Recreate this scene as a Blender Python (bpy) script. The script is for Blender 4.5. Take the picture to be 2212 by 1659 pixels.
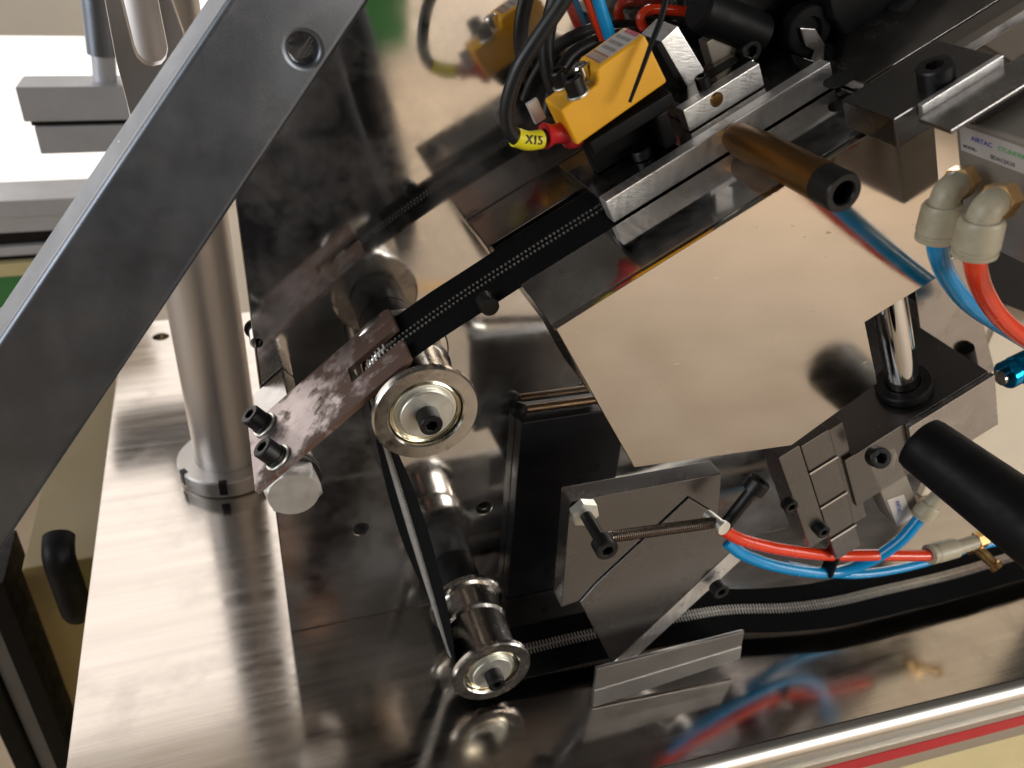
import bpy, bmesh, math, random
from mathutils import Vector, Matrix
random.seed(7)
scene = bpy.context.scene
for o in list(bpy.data.objects): bpy.data.objects.remove(o, do_unlink=True)
col = scene.collection
MM = 0.001
# ------------------------------------------------------------------ camera
# photo coordinates are those of a 2212 x 1659 copy; world: x along the back plate, y away, z up, in mm
FP, CX, CY = 1725.0, 1106.0, 829.5
_D = Vector((-706, -1150, FP)); YD = _D.normalized()
_V = Vector((-200, (706*-200*-1 + FP*FP)/1150.0, FP)); _V.y = (-706*-200 + FP*FP)/1150.0
ZD = -_V.normalized(); XD = YD.cross(ZD)
def c2w(v): v = Vector(v); return Vector((XD.dot(v), YD.dot(v), ZD.dot(v)))
CAM = -c2w(((628-CX)/FP, (1367-CY)/FP, 1.0))*430.0
cam_d = bpy.data.cameras.new('camera'); cam = bpy.data.objects.new('camera', cam_d); col.objects.link(cam)
cam_d.sensor_width = 36.0; cam_d.lens = 36.0*FP/2212.0; cam_d.clip_start = 0.01; cam_d.clip_end = 60
r_, u_, b_ = c2w((1, 0, 0)), c2w((0, -1, 0)), c2w((0, 0, -1))
cam.matrix_world = Matrix(((r_.x, u_.x, b_.x, CAM.x*MM), (r_.y, u_.y, b_.y, CAM.y*MM), (r_.z, u_.z, b_.z, CAM.z*MM), (0, 0, 0, 1)))
cam_d.dof.use_dof = True; cam_d.dof.focus_distance = 0.315; cam_d.dof.aperture_fstop = 13.0
scene.camera = cam
# ------------------------------------------------------------------ world and light (indoors: even room light + a window behind, left)
world = bpy.data.worlds.new('World'); scene.world = world; world.use_nodes = True
bg = world.node_tree.nodes['Background']
bg.inputs[0].default_value = (1.0, 0.93, 0.84, 1); bg.inputs[1].default_value = 0.06
def area(name, loc, target, size, energy, color):
    d = bpy.data.lights.new(name, 'AREA'); d.shape = 'RECTANGLE'; d.size, d.size_y = size; d.energy = energy; d.color = color
    o = bpy.data.objects.new(name, d); col.objects.link(o); o.location = Vector(loc)*MM
    o.rotation_euler = (Vector(target)-Vector(loc)).to_track_quat('-Z', 'Y').to_euler(); return o
area('front_window_light', (4300, -2900, 900), (400, -1500, -500), (3.2, 1.8), 92, (1.0, 0.96, 0.92))
area('far_floor_fill', (3100, -5000, 1700), (1000, -3900, -950), (3.0, 2.0), 250, (1.0, 0.96, 0.90))  # fill lamp added to brighten the far floor seen in the mirrors
area('left_front_fill', (-2900, -450, 800), (100, -60, 150), (2.0, 1.6), 55, (0.94, 0.97, 1.0))  # fill lamp added to brighten the metal faces from the left
vs = scene.view_settings; vs.view_transform = 'Standard'; vs.look = 'None'; vs.exposure = -0.16; vs.gamma = 1.0; vs.use_curve_mapping = False
scene.render.engine = 'CYCLES'
scene.cycles.max_bounces = 10; scene.cycles.glossy_bounces = 8; scene.cycles.diffuse_bounces = 3

# ------------------------------------------------------------------ frames and pixel -> position
ca, sa = math.cos(math.radians(30)), math.sin(math.radians(30))
U, W, YV = Vector((ca, 0, sa)), Vector((-sa, 0, ca)), Vector((0, 1, 0))
cf, sf = math.cos(math.radians(40)), math.sin(math.radians(40))
UF, NF = Vector((cf, 0, sf)), Vector((-sf, 0, cf))
def px(p, **k):
    d = c2w((p[0]-CX, p[1]-CY, FP)); (a, v), = k.items()
    n = {'x': Vector((1, 0, 0)), 'y': YV, 'z': Vector((0, 0, 1)), 'u': U, 'w': W}[a]
    return CAM + d*((v-n.dot(CAM))/n.dot(d))
def fmat(ax, ay, az, o=(0, 0, 0)):
    return Matrix(((ax[0], ay[0], az[0], o[0]), (ax[1], ay[1], az[1], o[1]), (ax[2], ay[2], az[2], o[2]), (0, 0, 0, 1)))
FW = Matrix.Identity(4)
FR = fmat(U, YV, W)                       # rail frame: along the 30 degree rail, depth, normal
A1 = Vector((56.3, 0, 183.0)); A2 = Vector((89.6, 0, 25.6))
FF = fmat(UF, YV, NF, A1)                 # fork frame
def fr(u, y, w): return U*u + W*w + YV*y
def fk(u, y, w): return A1 + UF*u + NF*w + YV*y

# ------------------------------------------------------------------ mesh helpers (all in mm)
def box(a, b, F=FW, bev=0.5, seg=2):
    bm = bmesh.new()
    lo = [min(a[i], b[i]) for i in range(3)]; hi = [max(a[i], b[i]) for i in range(3)]
    vs_ = [bm.verts.new(F @ Vector((x, y, z))) for x in (lo[0], hi[0]) for y in (lo[1], hi[1]) for z in (lo[2], hi[2])]
    for f_ in ((0, 1, 3, 2), (4, 6, 7, 5), (0, 4, 5, 1), (2, 3, 7, 6), (0, 2, 6, 4), (1, 5, 7, 3)): bm.faces.new([vs_[i] for i in f_])
    bmesh.ops.recalc_face_normals(bm, faces=bm.faces)
    if bev: bmesh.ops.bevel(bm, geom=list(bm.edges), offset=bev, segments=seg, affect='EDGES', profile=0.5)
    return bm
def prism(pts, ext, bev=0.4, seg=2):
    bm = bmesh.new(); e = Vector(ext)
    v0 = [bm.verts.new(Vector(p)) for p in pts]; v1 = [bm.verts.new(Vector(p)+e) for p in pts]
    n = len(pts); bm.faces.new(v0); bm.faces.new(v1[::-1])
    for i in range(n): bm.faces.new((v0[i], v1[i], v1[(i+1) % n], v0[(i+1) % n]))
    bmesh.ops.recalc_face_normals(bm, faces=bm.faces)
    if bev: bmesh.ops.bevel(bm, geom=list(bm.edges), offset=bev, segments=seg, affect='EDGES', profile=0.5)
    return bm
def lathe(prof, o, ax, seg=40):
    """prof: (radius, height[, 'hex']) from one end to the other"""
    bm = bmesh.new(); ax = Vector(ax).normalized(); o = Vector(o)
    e1 = ax.orthogonal().normalized(); e2 = ax.cross(e1); rings = []
    for p in prof:
        r, h = p[0], p[1]
        if r < 1e-6: rings.append([bm.verts.new(o+ax*h)]); continue
        ring = []
        for i in range(seg):
            t = 2*math.pi*i/seg; rr = r
            if len(p) > 2:
                tt = (t % (math.pi/3)) - math.pi/6; rr = r*math.cos(math.pi/6)/math.cos(tt)
            ring.append(bm.verts.new(o+ax*h+(e1*math.cos(t)+e2*math.sin(t))*rr))
        rings.append(ring)
    for a, b in zip(rings, rings[1:]):
        for i in range(seg):
            j = (i+1) % seg
            if len(a) == 1 and len(b) == 1: continue
            if len(a) == 1: bm.faces.new((a[0], b[i], b[j]))
            elif len(b) == 1: bm.faces.new((a[i], b[0], a[j]))
            else: bm.faces.new((a[i], b[i], b[j], a[j]))
    bmesh.ops.recalc_face_normals(bm, faces=bm.faces)
    return bm
def smooth_path(pts, n=8):
    pts = [Vector(p) for p in pts]; out = []
    P = [pts[0]*2-pts[1]] + pts + [pts[-1]*2-pts[-2]]
    for i in range(1, len(P)-2):
        a, b, c, d = P[i-1:i+3]
        for k in range(n):
            t = k/n
            out.append(0.5*((2*b)+(c-a)*t+(2*a-5*b+4*c-d)*t*t+(3*b-a-3*c+d)*t**3))
    out.append(pts[-1]); return out
def tube(pts, r, n=8, seg=20, smooth=True, caps=True):
    path = smooth_path(pts, n) if smooth else [Vector(p) for p in pts]
    bm = bmesh.new(); rings = []; T = (path[1]-path[0]).normalized(); N = T.orthogonal().normalized()
    for i, p in enumerate(path):
        t = (path[min(i+1, len(path)-1)]-path[max(i-1, 0)]).normalized()
        N = (N - t*N.dot(t)).normalized(); B = t.cross(N)
        rr = r(i/(len(path)-1)) if callable(r) else r
        rings.append([bm.verts.new(p+(N*math.cos(2*math.pi*k/seg)+B*math.sin(2*math.pi*k/seg))*rr) for k in range(seg)])
    for a, b in zip(rings, rings[1:]):
        for i in range(seg): bm.faces.new((a[i], b[i], b[(i+1) % seg], a[(i+1) % seg]))
    if caps: bm.faces.new(rings[0]); bm.faces.new(rings[-1][::-1])
    bmesh.ops.recalc_face_normals(bm, faces=bm.faces)
    return bm
def ball(c, r, sx=1, sy=1, sz=1, seg=24):
    bm = bmesh.new(); bmesh.ops.create_uvsphere(bm, u_segments=seg, v_segments=seg//2, radius=r)
    for v in bm.verts: v.co = Vector((v.co.x*sx, v.co.y*sy, v.co.z*sz))+Vector(c)
    return bm
def join(*bms):
    out = bms[0]
    for b in bms[1:]:
        me = bpy.data.meshes.new('tmp'); b.to_mesh(me); b.free(); out.from_mesh(me); bpy.data.meshes.remove(me)
    return out
def plate(outline, holes, t, F, bev=0.0):
    """flat plate with real holes: 2D curve fill, mapped by F (2D x,y -> first two axes); thickness along the third"""
    cu = bpy.data.curves.new('tmp', 'CURVE'); cu.dimensions = '2D'; cu.fill_mode = 'BOTH'; cu.extrude = t/2-bev; cu.bevel_depth = bev; cu.bevel_resolution = 3 if bev > 2 else 1; cu.offset = -bev
    for loop in [outline]+holes:
        s = cu.splines.new('POLY'); s.points.add(len(loop)-1); s.use_cyclic_u = True
        for q, p in zip(s.points, loop): q.co = (p[0], p[1], 0, 1)
    o = bpy.data.objects.new('tmp', cu); col.objects.link(o)
    me = bpy.data.meshes.new_from_object(o); bm = bmesh.new(); bm.from_mesh(me)
    bpy.data.objects.remove(o); bpy.data.curves.remove(cu); bpy.data.meshes.remove(me)
    bmesh.ops.remove_doubles(bm, verts=bm.verts, dist=1e-4)
    for v in bm.verts: v.co = F @ v.co
    bmesh.ops.recalc_face_normals(bm, faces=bm.faces)
    return bm
def circ(c, r, n=28): return [(c[0]+r*math.cos(2*math.pi*i/n), c[1]+r*math.sin(2*math.pi*i/n)) for i in range(n)]
def lettering(txt, size, F, depth=0.05, bold=0.0):
    cu = bpy.data.curves.new('tmp', 'FONT'); cu.body = txt; cu.size = size; cu.extrude = depth; cu.align_x = 'CENTER'; cu.align_y = 'CENTER'; cu.resolution_u = 3; cu.offset = bold
    o = bpy.data.objects.new('tmp', cu); col.objects.link(o)
    me = bpy.data.meshes.new_from_object(o); bm = bmesh.new(); bm.from_mesh(me)
    bpy.data.objects.remove(o); bpy.data.curves.remove(cu); bpy.data.meshes.remove(me)
    for v in bm.verts: v.co = F @ v.co
    return bm
def _link(name, bm, m, origin, parent):
    me = bpy.data.meshes.new(name); off = Vector(origin)
    for v in bm.verts: v.co = (v.co-off)*MM
    bm.to_mesh(me); bm.free()
    for p in me.polygons: p.use_smooth = True
    me.set_sharp_from_angle(angle=math.radians(32))
    me.materials.append(m); o = bpy.data.objects.new(name, me); col.objects.link(o)
    wn = o.modifiers.new('weighted_normal', 'WEIGHTED_NORMAL'); wn.weight = 100; wn.keep_sharp = True
    if parent: o.parent = parent
    else: o.location = off*MM
    return o
def thing(name, label, cat, loc, group=None):
    o = bpy.data.objects.new(name, None); col.objects.link(o); o.location = Vector(loc)*MM; o.empty_display_size = 0.02
    o['label'] = label; o['category'] = cat
    if group: o['group'] = group
    o['_o'] = list(Vector(loc)); return o
def part(name, bm, m, parent, label=None):
    p = parent
    while p.parent: p = p.parent
    o = _link(name, bm, m, Vector(p['_o']), parent)
    if label: o['label'] = label
    return o
def top(name, bm, m, label, cat, group=None, kind=None):
    c = Vector((0, 0, 0))
    for v in bm.verts: c += v.co
    c /= max(1, len(bm.verts)); o = _link(name, bm, m, c, None); o['_o'] = list(c)
    if kind: o['kind'] = kind
    if label: o['label'] = label
    if cat: o['category'] = cat
    if group: o['group'] = group
    return o

# ------------------------------------------------------------------ materials
def mat(name, color, metal=0.0, rough=0.5, cvar=0.12, rvar=0.08, scale=90, stretch=(1, 1, 1), bump=0.0, bscale=600, bstretch=None,
        second=None, sthr=(0.55, 0.65), sscale=60, srough=None, smetal=None, coat=0.0, aniso=0.0, spec=0.5, emit=None, sss=0.0, scratch=None):
    m = bpy.data.materials.new(name); m.use_nodes = True; nt = m.node_tree; N = nt.nodes; L = nt.links
    b = N['Principled BSDF']; tc = N.new('ShaderNodeTexCoord')
    def noise(sc, st, det=6.0, ro=0.6):
        mp = N.new('ShaderNodeMapping'); mp.inputs['Scale'].default_value = st; L.new(tc.outputs['Object'], mp.inputs[0])
        t = N.new('ShaderNodeTexNoise'); t.inputs['Scale'].default_value = sc; t.inputs['Detail'].default_value = det; t.inputs['Roughness'].default_value = ro
        L.new(mp.outputs[0], t.inputs['Vector']); return t.outputs['Fac']
    def rng(fac, a, b_, lo=0.3, hi=0.7):
        r = N.new('ShaderNodeMapRange'); r.inputs[1].default_value = lo; r.inputs[2].default_value = hi; r.inputs[3].default_value = a; r.inputs[4].default_value = b_
        L.new(fac, r.inputs[0]); return r.outputs[0]
    n1 = noise(scale, stretch)
    mx = N.new('ShaderNodeMix'); mx.data_type = 'RGBA'
    mx.inputs[6].default_value = (*[c*(1-cvar) for c in color], 1); mx.inputs[7].default_value = (*[min(1, c*(1+cvar)) for c in color], 1)
    L.new(rng(n1, 0, 1), mx.inputs[0]); cout = mx.outputs[2]
    n2 = noise(scale*1.7, stretch, 5)
    rout = rng(n2, max(0.01, rough-rvar), min(1, rough+rvar)); mout = None
    if second:
        n3 = noise(sscale, (1, 1, 1), 10, 0.65); f_ = rng(n3, 0, 1, *sthr)
        m2 = N.new('ShaderNodeMix'); m2.data_type = 'RGBA'; L.new(f_, m2.inputs[0]); L.new(cout, m2.inputs[6]); m2.inputs[7].default_value = (*second, 1); cout = m2.outputs[2]
        if srough is not None:
            m3 = N.new('ShaderNodeMix'); L.new(f_, m3.inputs[0]); L.new(rout, m3.inputs[2]); m3.inputs[3].default_value = srough; rout = m3.outputs[0]
        if smetal is not None:
            m4 = N.new('ShaderNodeMix'); L.new(f_, m4.inputs[0]); m4.inputs[2].default_value = metal; m4.inputs[3].default_value = smetal; mout = m4.outputs[0]
    for sc_r in (scratch or []):          # thin scuffs and specks: (scale, stretch, rotation, threshold, roughness)
        mp = N.new('ShaderNodeMapping'); mp.inputs['Rotation'].default_value = sc_r[2]; mp.inputs['Scale'].default_value = sc_r[1]; L.new(tc.outputs['Object'], mp.inputs[0])
        t = N.new('ShaderNodeTexNoise'); t.inputs['Scale'].default_value = sc_r[0]; t.inputs['Detail'].default_value = 3; L.new(mp.outputs[0], t.inputs['Vector'])
        f2 = rng(t.outputs['Fac'], 0, 1, sc_r[3], sc_r[3]+0.02)
        m5 = N.new('ShaderNodeMix'); L.new(f2, m5.inputs[0]); L.new(rout, m5.inputs[2]); m5.inputs[3].default_value = sc_r[4]; rout = m5.outputs[0]
    L.new(cout, b.inputs['Base Color']); L.new(rout, b.inputs['Roughness'])
    if mout: L.new(mout, b.inputs['Metallic'])
    else: b.inputs['Metallic'].default_value = metal
    b.inputs['Specular IOR Level'].default_value = spec
    if coat: b.inputs['Coat Weight'].default_value = coat; b.inputs['Coat Roughness'].default_value = 0.08
    if aniso: b.inputs['Anisotropic'].default_value = aniso
    if sss: b.inputs['Subsurface Weight'].default_value = sss; b.inputs['Subsurface Scale'].default_value = 0.002
    if bump:
        nb = noise(bscale, bstretch or stretch, 4); bp = N.new('ShaderNodeBump'); bp.inputs['Strength'].default_value = bump; bp.inputs['Distance'].default_value = 0.0004
        L.new(nb, bp.inputs['Height']); L.new(bp.outputs[0], b.inputs['Normal'])
    if emit: b.inputs['Emission Color'].default_value = (*emit[0], 1); b.inputs['Emission Strength'].default_value = emit[1]
    return m
M_mirror = mat('mirror_steel', (0.74, 0.71, 0.68), 1, 0.06, 0.04, 0.03, 25, second=(0.60, 0.60, 0.61), sthr=(0.42, 0.8), sscale=18, srough=0.17, smetal=0.78)
M_base = mat('brushed_base', (0.62, 0.57, 0.525), 1, 0.13, 0.08, 0.05, 18, (0.25, 5, 1), bump=0.018, bscale=120, bstretch=(0.15, 10, 1), second=(0.56, 0.51, 0.47), sthr=(0.5, 0.75), sscale=25, srough=0.22)
M_cover = mat('cover_steel', (0.60, 0.55, 0.49), 1, 0.10, 0.05, 0.04, 18, (1, 1, 4), second=(0.63, 0.58, 0.52), sthr=(0.55, 0.80), sscale=22, srough=0.20, bump=0.015, bscale=500, bstretch=(1, 1, 6), scratch=[(150, (1, 1, 2), (0.3, 0.9, 0.1), 0.715, 0.4)])
M_dark = mat('dark_polished_steel', (0.42, 0.40, 0.39), 1, 0.16, 0.10, 0.06, 40, second=(0.30, 0.27, 0.26), sscale=50, srough=0.3)
M_steel = mat('machined_steel', (0.46, 0.44, 0.43), 1, 0.25, 0.10, 0.08, 60)
M_chrome = mat('chrome', (0.78, 0.77, 0.76), 1, 0.06, 0.04, 0.03, 80)
M_brush = mat('brushed_aluminium', (0.90, 0.89, 0.88), 1, 0.42, 0.08, 0.08, 60, (8, 1, 1), bump=0.25, bscale=500, bstretch=(0.6, 1, 3), second=(0.55, 0.53, 0.50), sthr=(0.60, 0.72), sscale=180, srough=0.5)
M_post = mat('satin_column_steel', (0.70, 0.66, 0.64), 1, 0.40, 0.06, 0.05, 30, (1, 1, 0.1))
M_bar = mat('bluish_flat_bar', (0.20, 0.218, 0.25), 1, 0.42, 0.10, 0.06, 24, bump=0.10, bscale=1500, second=(0.25, 0.24, 0.235), sthr=(0.50, 0.9), sscale=45, srough=0.5, scratch=[(140, (1, 1, 1), (0, 0, 0), 0.74, 0.2)])  # bluish cast of the window's veiling glare put into the base colour
M_black = mat('black_oxide', (0.010, 0.0095, 0.010), 0.4, 0.42, 0.3, 0.08, 120)
M_blk = mat('black_anodised', (0.005, 0.005, 0.0055), 0.0, 0.5, 0.3, 0.1, 80, spec=0.15)
M_blkplate = mat('black_plate', (0.010, 0.010, 0.012), 0.2, 0.36, 0.3, 0.12, 50, second=(0.02, 0.02, 0.023), sthr=(0.6, 0.75), sscale=80, srough=0.5)
M_rubber = mat('rubber', (0.008, 0.008, 0.009), 0, 0.42, 0.2, 0.06, 100)
M_zinc = mat('zinc', (0.80, 0.80, 0.74), 1, 0.44, 0.06, 0.08, 150)
M_race = mat('bearing_race', (0.70, 0.66, 0.50), 1, 0.18, 0.1, 0.06, 150)
M_flange = mat('worn_roller_steel', (0.60, 0.57, 0.53), 1, 0.20, 0.12, 0.10, 90, second=(0.36, 0.25, 0.18), sthr=(0.60, 0.72), sscale=110, srough=0.5)
M_rust = mat('rusty_bracket', (0.40, 0.34, 0.335), 1, 0.40, 0.18, 0.10, 50, bump=0.15, bscale=700, second=(0.105, 0.055, 0.038), sthr=(0.50, 0.60), sscale=60, srough=0.7, smetal=0.1)
def rust_gradient(m, terms):
    """rust gathers toward the prongs and the lower edge of the bracket"""
    nt = m.node_tree; N = nt.nodes; L = nt.links; tc = next(n for n in N if n.type == 'TEX_COORD')
    for mr in [n for n in N if n.type == 'MAP_RANGE' and abs(n.inputs[1].default_value-0.50) < 1e-4]:
        src = mr.inputs[0].links[0].from_socket
        for vec, a, b, amp in terms:
            d = N.new('ShaderNodeVectorMath'); d.operation = 'DOT_PRODUCT'; L.new(tc.outputs['Object'], d.inputs[0]); d.inputs[1].default_value = vec
            r = N.new('ShaderNodeMapRange'); L.new(d.outputs['Value'], r.inputs[0]); r.inputs[1].default_value = a; r.inputs[2].default_value = b; r.inputs[3].default_value = 0; r.inputs[4].default_value = amp
            ad = N.new('ShaderNodeMath'); ad.operation = 'ADD'; L.new(src, ad.inputs[0]); L.new(r.outputs[0], ad.inputs[1]); src = ad.outputs[0]
        L.new(src, mr.inputs[0])
rust_gradient(M_rust, [((cf, 0, sf), 0.010, 0.050, 0.13), ((0, -1, 0), 0.010, 0.021, 0.08), ((-cf, 0, -sf), 0.0, 0.012, 0.03)])
M_brass = mat('bronze_handle', (0.20, 0.105, 0.035), 1, 0.40, 0.2, 0.08, 60, (1, 0.2, 1), second=(0.13, 0.06, 0.02), sthr=(0.55, 0.8), sscale=60)
M_brass2 = mat('brass', (0.60, 0.38, 0.16), 1, 0.3, 0.1, 0.08, 120)
M_yellow = mat('yellow_plastic', (0.86, 0.42, 0.012), 0, 0.42, 0.05, 0.05, 90, bump=0.02, bscale=1500, sss=0.05)
M_red = mat('red_plastic', (0.50, 0.012, 0.018), 0, 0.38, 0.1, 0.05, 100)
M_tagy = mat('yellow_sleeve', (0.80, 0.70, 0.015), 0, 0.35, 0.06, 0.05, 100)
M_ink = mat('black_ink', (0.02, 0.02, 0.02), 0, 0.5, 0.1, 0.05, 100)
M_inkblue = mat('blue_ink', (0.015, 0.03, 0.30), 0, 0.5, 0.1, 0.05, 100)
M_inkgreen = mat('green_ink', (0.05, 0.32, 0.08), 0, 0.5, 0.1, 0.05, 100)
M_inkred = mat('red_ink', (0.45, 0.05, 0.10), 0, 0.5, 0.1, 0.05, 100)
M_inkbrown = mat('brown_ink', (0.35, 0.12, 0.03), 0, 0.5, 0.1, 0.05, 100)
M_label = mat('silver_label', (0.62, 0.58, 0.56), 0.3, 0.35, 0.06, 0.05, 100)
M_blue = mat('blue_hose', (0.0, 0.27, 0.60), 0, 0.24, 0.08, 0.05, 60, coat=0.2, sss=0.08)
M_redh = mat('red_hose', (0.78, 0.045, 0.008), 0, 0.24, 0.08, 0.05, 60, coat=0.2, sss=0.08)
M_white = mat('grey_white_plastic', (0.43, 0.385, 0.275), 0, 0.42, 0.08, 0.06, 60, second=(0.27, 0.22, 0.14), sthr=(0.52, 0.8), sscale=90)
M_cyl = mat('cylinder_aluminium', (0.27, 0.24, 0.20), 0.2, 0.45, 0.08, 0.05, 60)  # colour darkened so the cylinder's unlit back side reads dark
M_cyan = mat('blue_anodised', (0.0, 0.30, 0.62), 0.85, 0.20, 0.05, 0.05, 60)
M_cloth = mat('black_tape_cloth', (0.005, 0.005, 0.0055), 0, 0.9, 0.3, 0.05, 400, bump=0.3, bscale=2500, spec=0.1)
M_teeth = mat('zip_teeth', (0.88, 0.85, 0.80), 1, 0.42, 0.15, 0.08, 300)
M_cream = mat('cream_paint', (0.70, 0.60, 0.32), 0, 0.40, 0.05, 0.05, 20)
M_redst = mat('red_stripe', (0.52, 0.008, 0.02), 0, 0.35, 0.05, 0.05, 20)
M_trim = mat('aluminium_trim', (0.70, 0.67, 0.62), 1, 0.3, 0.03, 0.03, 6, (0.1, 1, 1))
M_floor = mat('concrete_floor', (0.42, 0.325, 0.23), 0, 0.6, 0.10, 0.1, 4, second=(0.35, 0.265, 0.18), sthr=(0.5, 0.7), sscale=2.2)
M_wall = mat('cream_wall', (0.74, 0.66, 0.56), 0, 0.7, 0.04, 0.05, 3)
M_orange = mat('floor_paint', (0.72, 0.36, 0.04), 0, 0.6, 0.1, 0.05, 10)
M_green = mat('green_paint', (0.06, 0.26, 0.08), 0, 0.5, 0.1, 0.05, 6)
M_coat = mat('dark_clothes', (0.018, 0.020, 0.028), 0, 0.9, 0.2, 0.05, 20, spec=0.2)
M_skin = mat('skin', (0.42, 0.25, 0.17), 0, 0.55, 0.08, 0.05, 30)
M_hair = mat('hair', (0.012, 0.010, 0.009), 0, 0.6, 0.2, 0.05, 200)
M_pane = mat('window_glow', (0.9, 0.9, 0.9), 0, 0.5, 0.0, 0.0, 5, emit=((1.0, 0.935, 0.875), 1.2))
M_alu = mat('pale_anodised_aluminium', (0.56, 0.57, 0.60), 0.35, 0.5, 0.06, 0.06, 30)
M_satin = mat('satin_strip', (0.56, 0.545, 0.53), 1, 0.36, 0.04, 0.05, 30)
M_stop = mat('ground_stop_plate', (0.20, 0.195, 0.195), 1, 0.27, 0.03, 0.02, 15, (1, 1, 1), bump=0.02, bscale=900)
M_spring = mat('spring_wire', (0.16, 0.125, 0.10), 1, 0.28, 0.1, 0.05, 100)
M_brngrey = mat('brown_grey_paint', (0.085, 0.070, 0.055), 0, 0.6, 0.1, 0.05, 30, spec=0.2)  # one even dark brown-grey base colour
M_bronzed = mat('dark_bronze', (0.13, 0.085, 0.05), 1, 0.4, 0.2, 0.08, 60)
M_shadecream = mat('shaded_cream_paint', (0.27, 0.20, 0.075), 0, 0.45, 0.06, 0.05, 10)  # cream paint darkened to olive, shade put into the colour
M_pale = mat('pale_zinc', (0.88, 0.86, 0.83), 1, 0.5, 0.04, 0.05, 80)
M_pcream = mat('pale_cream_paint', (0.74, 0.645, 0.50), 0, 0.45, 0.05, 0.05, 12)
M_teeth2 = mat('lit_zip_teeth', (0.80, 0.77, 0.72), 0.4, 0.36, 0.15, 0.08, 300)  # lit copy of the zip teeth, less metallic so the outer side looks bright
M_hole = mat('hole_shade', (0.01, 0.01, 0.01), 0.2, 0.5, 0.1, 0.05, 100)  # near-black colour stands in for the shade inside openings

# ------------------------------------------------------------------ repeated fasteners
def screw_bm(o, ax, r=4.2, h=5.0, shank=0.0, sr=None):
    o = Vector(o); ax = Vector(ax).normalized(); hx = r*0.52
    pr = [(0, -shank)] if shank else [(0, 0)]
    if shank: pr += [(sr or r*0.6, -shank), (sr or r*0.6, 0)]
    pr += [(r, 0), (r, h-0.5), (r-0.4, h), (hx+0.2, h), (hx, h-0.2, 'hex'), (hx, h*0.42, 'hex'), (0, h*0.36)]
    return lathe(pr, o, ax, 36)
def washer_bm(o, ax, r, ri, t):
    return lathe([(ri, 0), (r-0.2, 0), (r, 0.2), (r, t-0.2), (r-0.2, t), (ri, t), (ri, 0)], o, ax, 36)
def hexhead_bm(o, ax, af, h):
    r = af/2/math.cos(math.pi/6)
    b = lathe([(0, 0), (r, 0, 'hex'), (r, h*0.78, 'hex'), (af/2*0.98, h), (0, h)], o, ax, 48)
    return b
# ================================================================== SETTING
FLOOR = -950.0
o = top('floor', box((-5000, -6500, FLOOR-20), (5000, 3000, FLOOR), bev=0), M_floor, None, None, kind='structure')
o = top('floor_marking', box((560, -2330, FLOOR+3), (980, -2280, FLOOR+4), bev=0), M_orange, None, None, kind='structure')
o = top('wall', box((-3000, 1700, FLOOR), (3000, 1760, 3000), bev=0), M_wall, None, None, kind='structure')
o = top('wall', box((-6000, -6460, FLOOR), (6000, -6400, 1600), bev=0), M_wall, None, None, kind='structure')
def window(label, xa, xb, za, zb):
    t = thing('window', label, 'window', ((xa+xb)/2, 1690, za))
    part('pane', box((xa, 1672, za), (xb, 1678, zb), bev=0), M_pane, t)
    for a, b in (((xa-40, 1660, za-40), (xb+40, 1700, za-0.5)), ((xa-40, 1660, zb+0.5), (xb+40, 1700, zb+40)), ((xa-40, 1660, za), (xa-0.5, 1700, zb)), ((xb+0.5, 1660, za), (xb+40, 1700, zb))):
        part('frame_bar', box(a, b, bev=1), M_wall, t)
window('large bright daylight window in the wall behind the column', -2100, 250, -320, 2300)

# mirror-polished table top
def fy(x): return -127.0-(x-155.0)*0.0505
hc = px((347, 727), z=0)
bp = plate([(-103.5, fy(-103.5)), (640, fy(640)), (640, 380), (-103.5, 380)], [circ((hc.x, hc.y), 6.5)], 12, Matrix.Translation((0, 0, -6)), bev=0.6)
o = top('base_plate', bp, M_base, None, None, kind='structure')
# cabinet under the table with its edge trim
cab = thing('machine_cabinet', 'cream machine cabinet with a red stripe below the polished table top', 'cabinet', (250, 100, FLOOR))
def strip(cross, x0=-108, x1=645, bev=0.3):
    d = Vector((1, -0.0505, 0)).normalized(); n = Vector((d.y, -d.x, 0))
    return prism([Vector((x0, fy(x0), 0))+n*a+Vector((0, 0, z)) for a, z in cross], d*((x1-x0)*1.00127), bev)
arc = [(7*math.sin(t_), -7+7*math.cos(t_)) for t_ in [i*math.pi/2/8 for i in range(9)]]
part('body', prism([(-94, fy(-94)-4, -46.6), (632, fy(632)-4, -46.6), (632, 370, -46.6), (-94, 370, -46.6)], (0, 0, FLOOR+47.2), 2), M_cream, cab)
part('rounded_trim', strip([(0.3, -12)]+[(max(0.3, a), z) for a, z in arc]+[(6.0, -9.5), (3, -12)], bev=0), M_trim, cab)
part('shadow_groove', strip([(0.3, -19.5), (0.3, -12.3), (4.2, -12.3), (4.2, -19.5)], bev=0.1), M_trim, cab)
part('edge_profile', strip([(0.3, -25), (0.3, -19.7), (7, -19.7), (7, -25)]), M_trim, cab)
part('red_stripe', strip([(0.3, -35), (0.3, -25.2), (7.4, -25.2), (7.4, -35)]), M_redst, cab)
part('lower_profile', strip([(0.3, -46.4), (0.3, -35.2), (7, -35.2), (7, -46.4)]), M_trim, cab)

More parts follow.
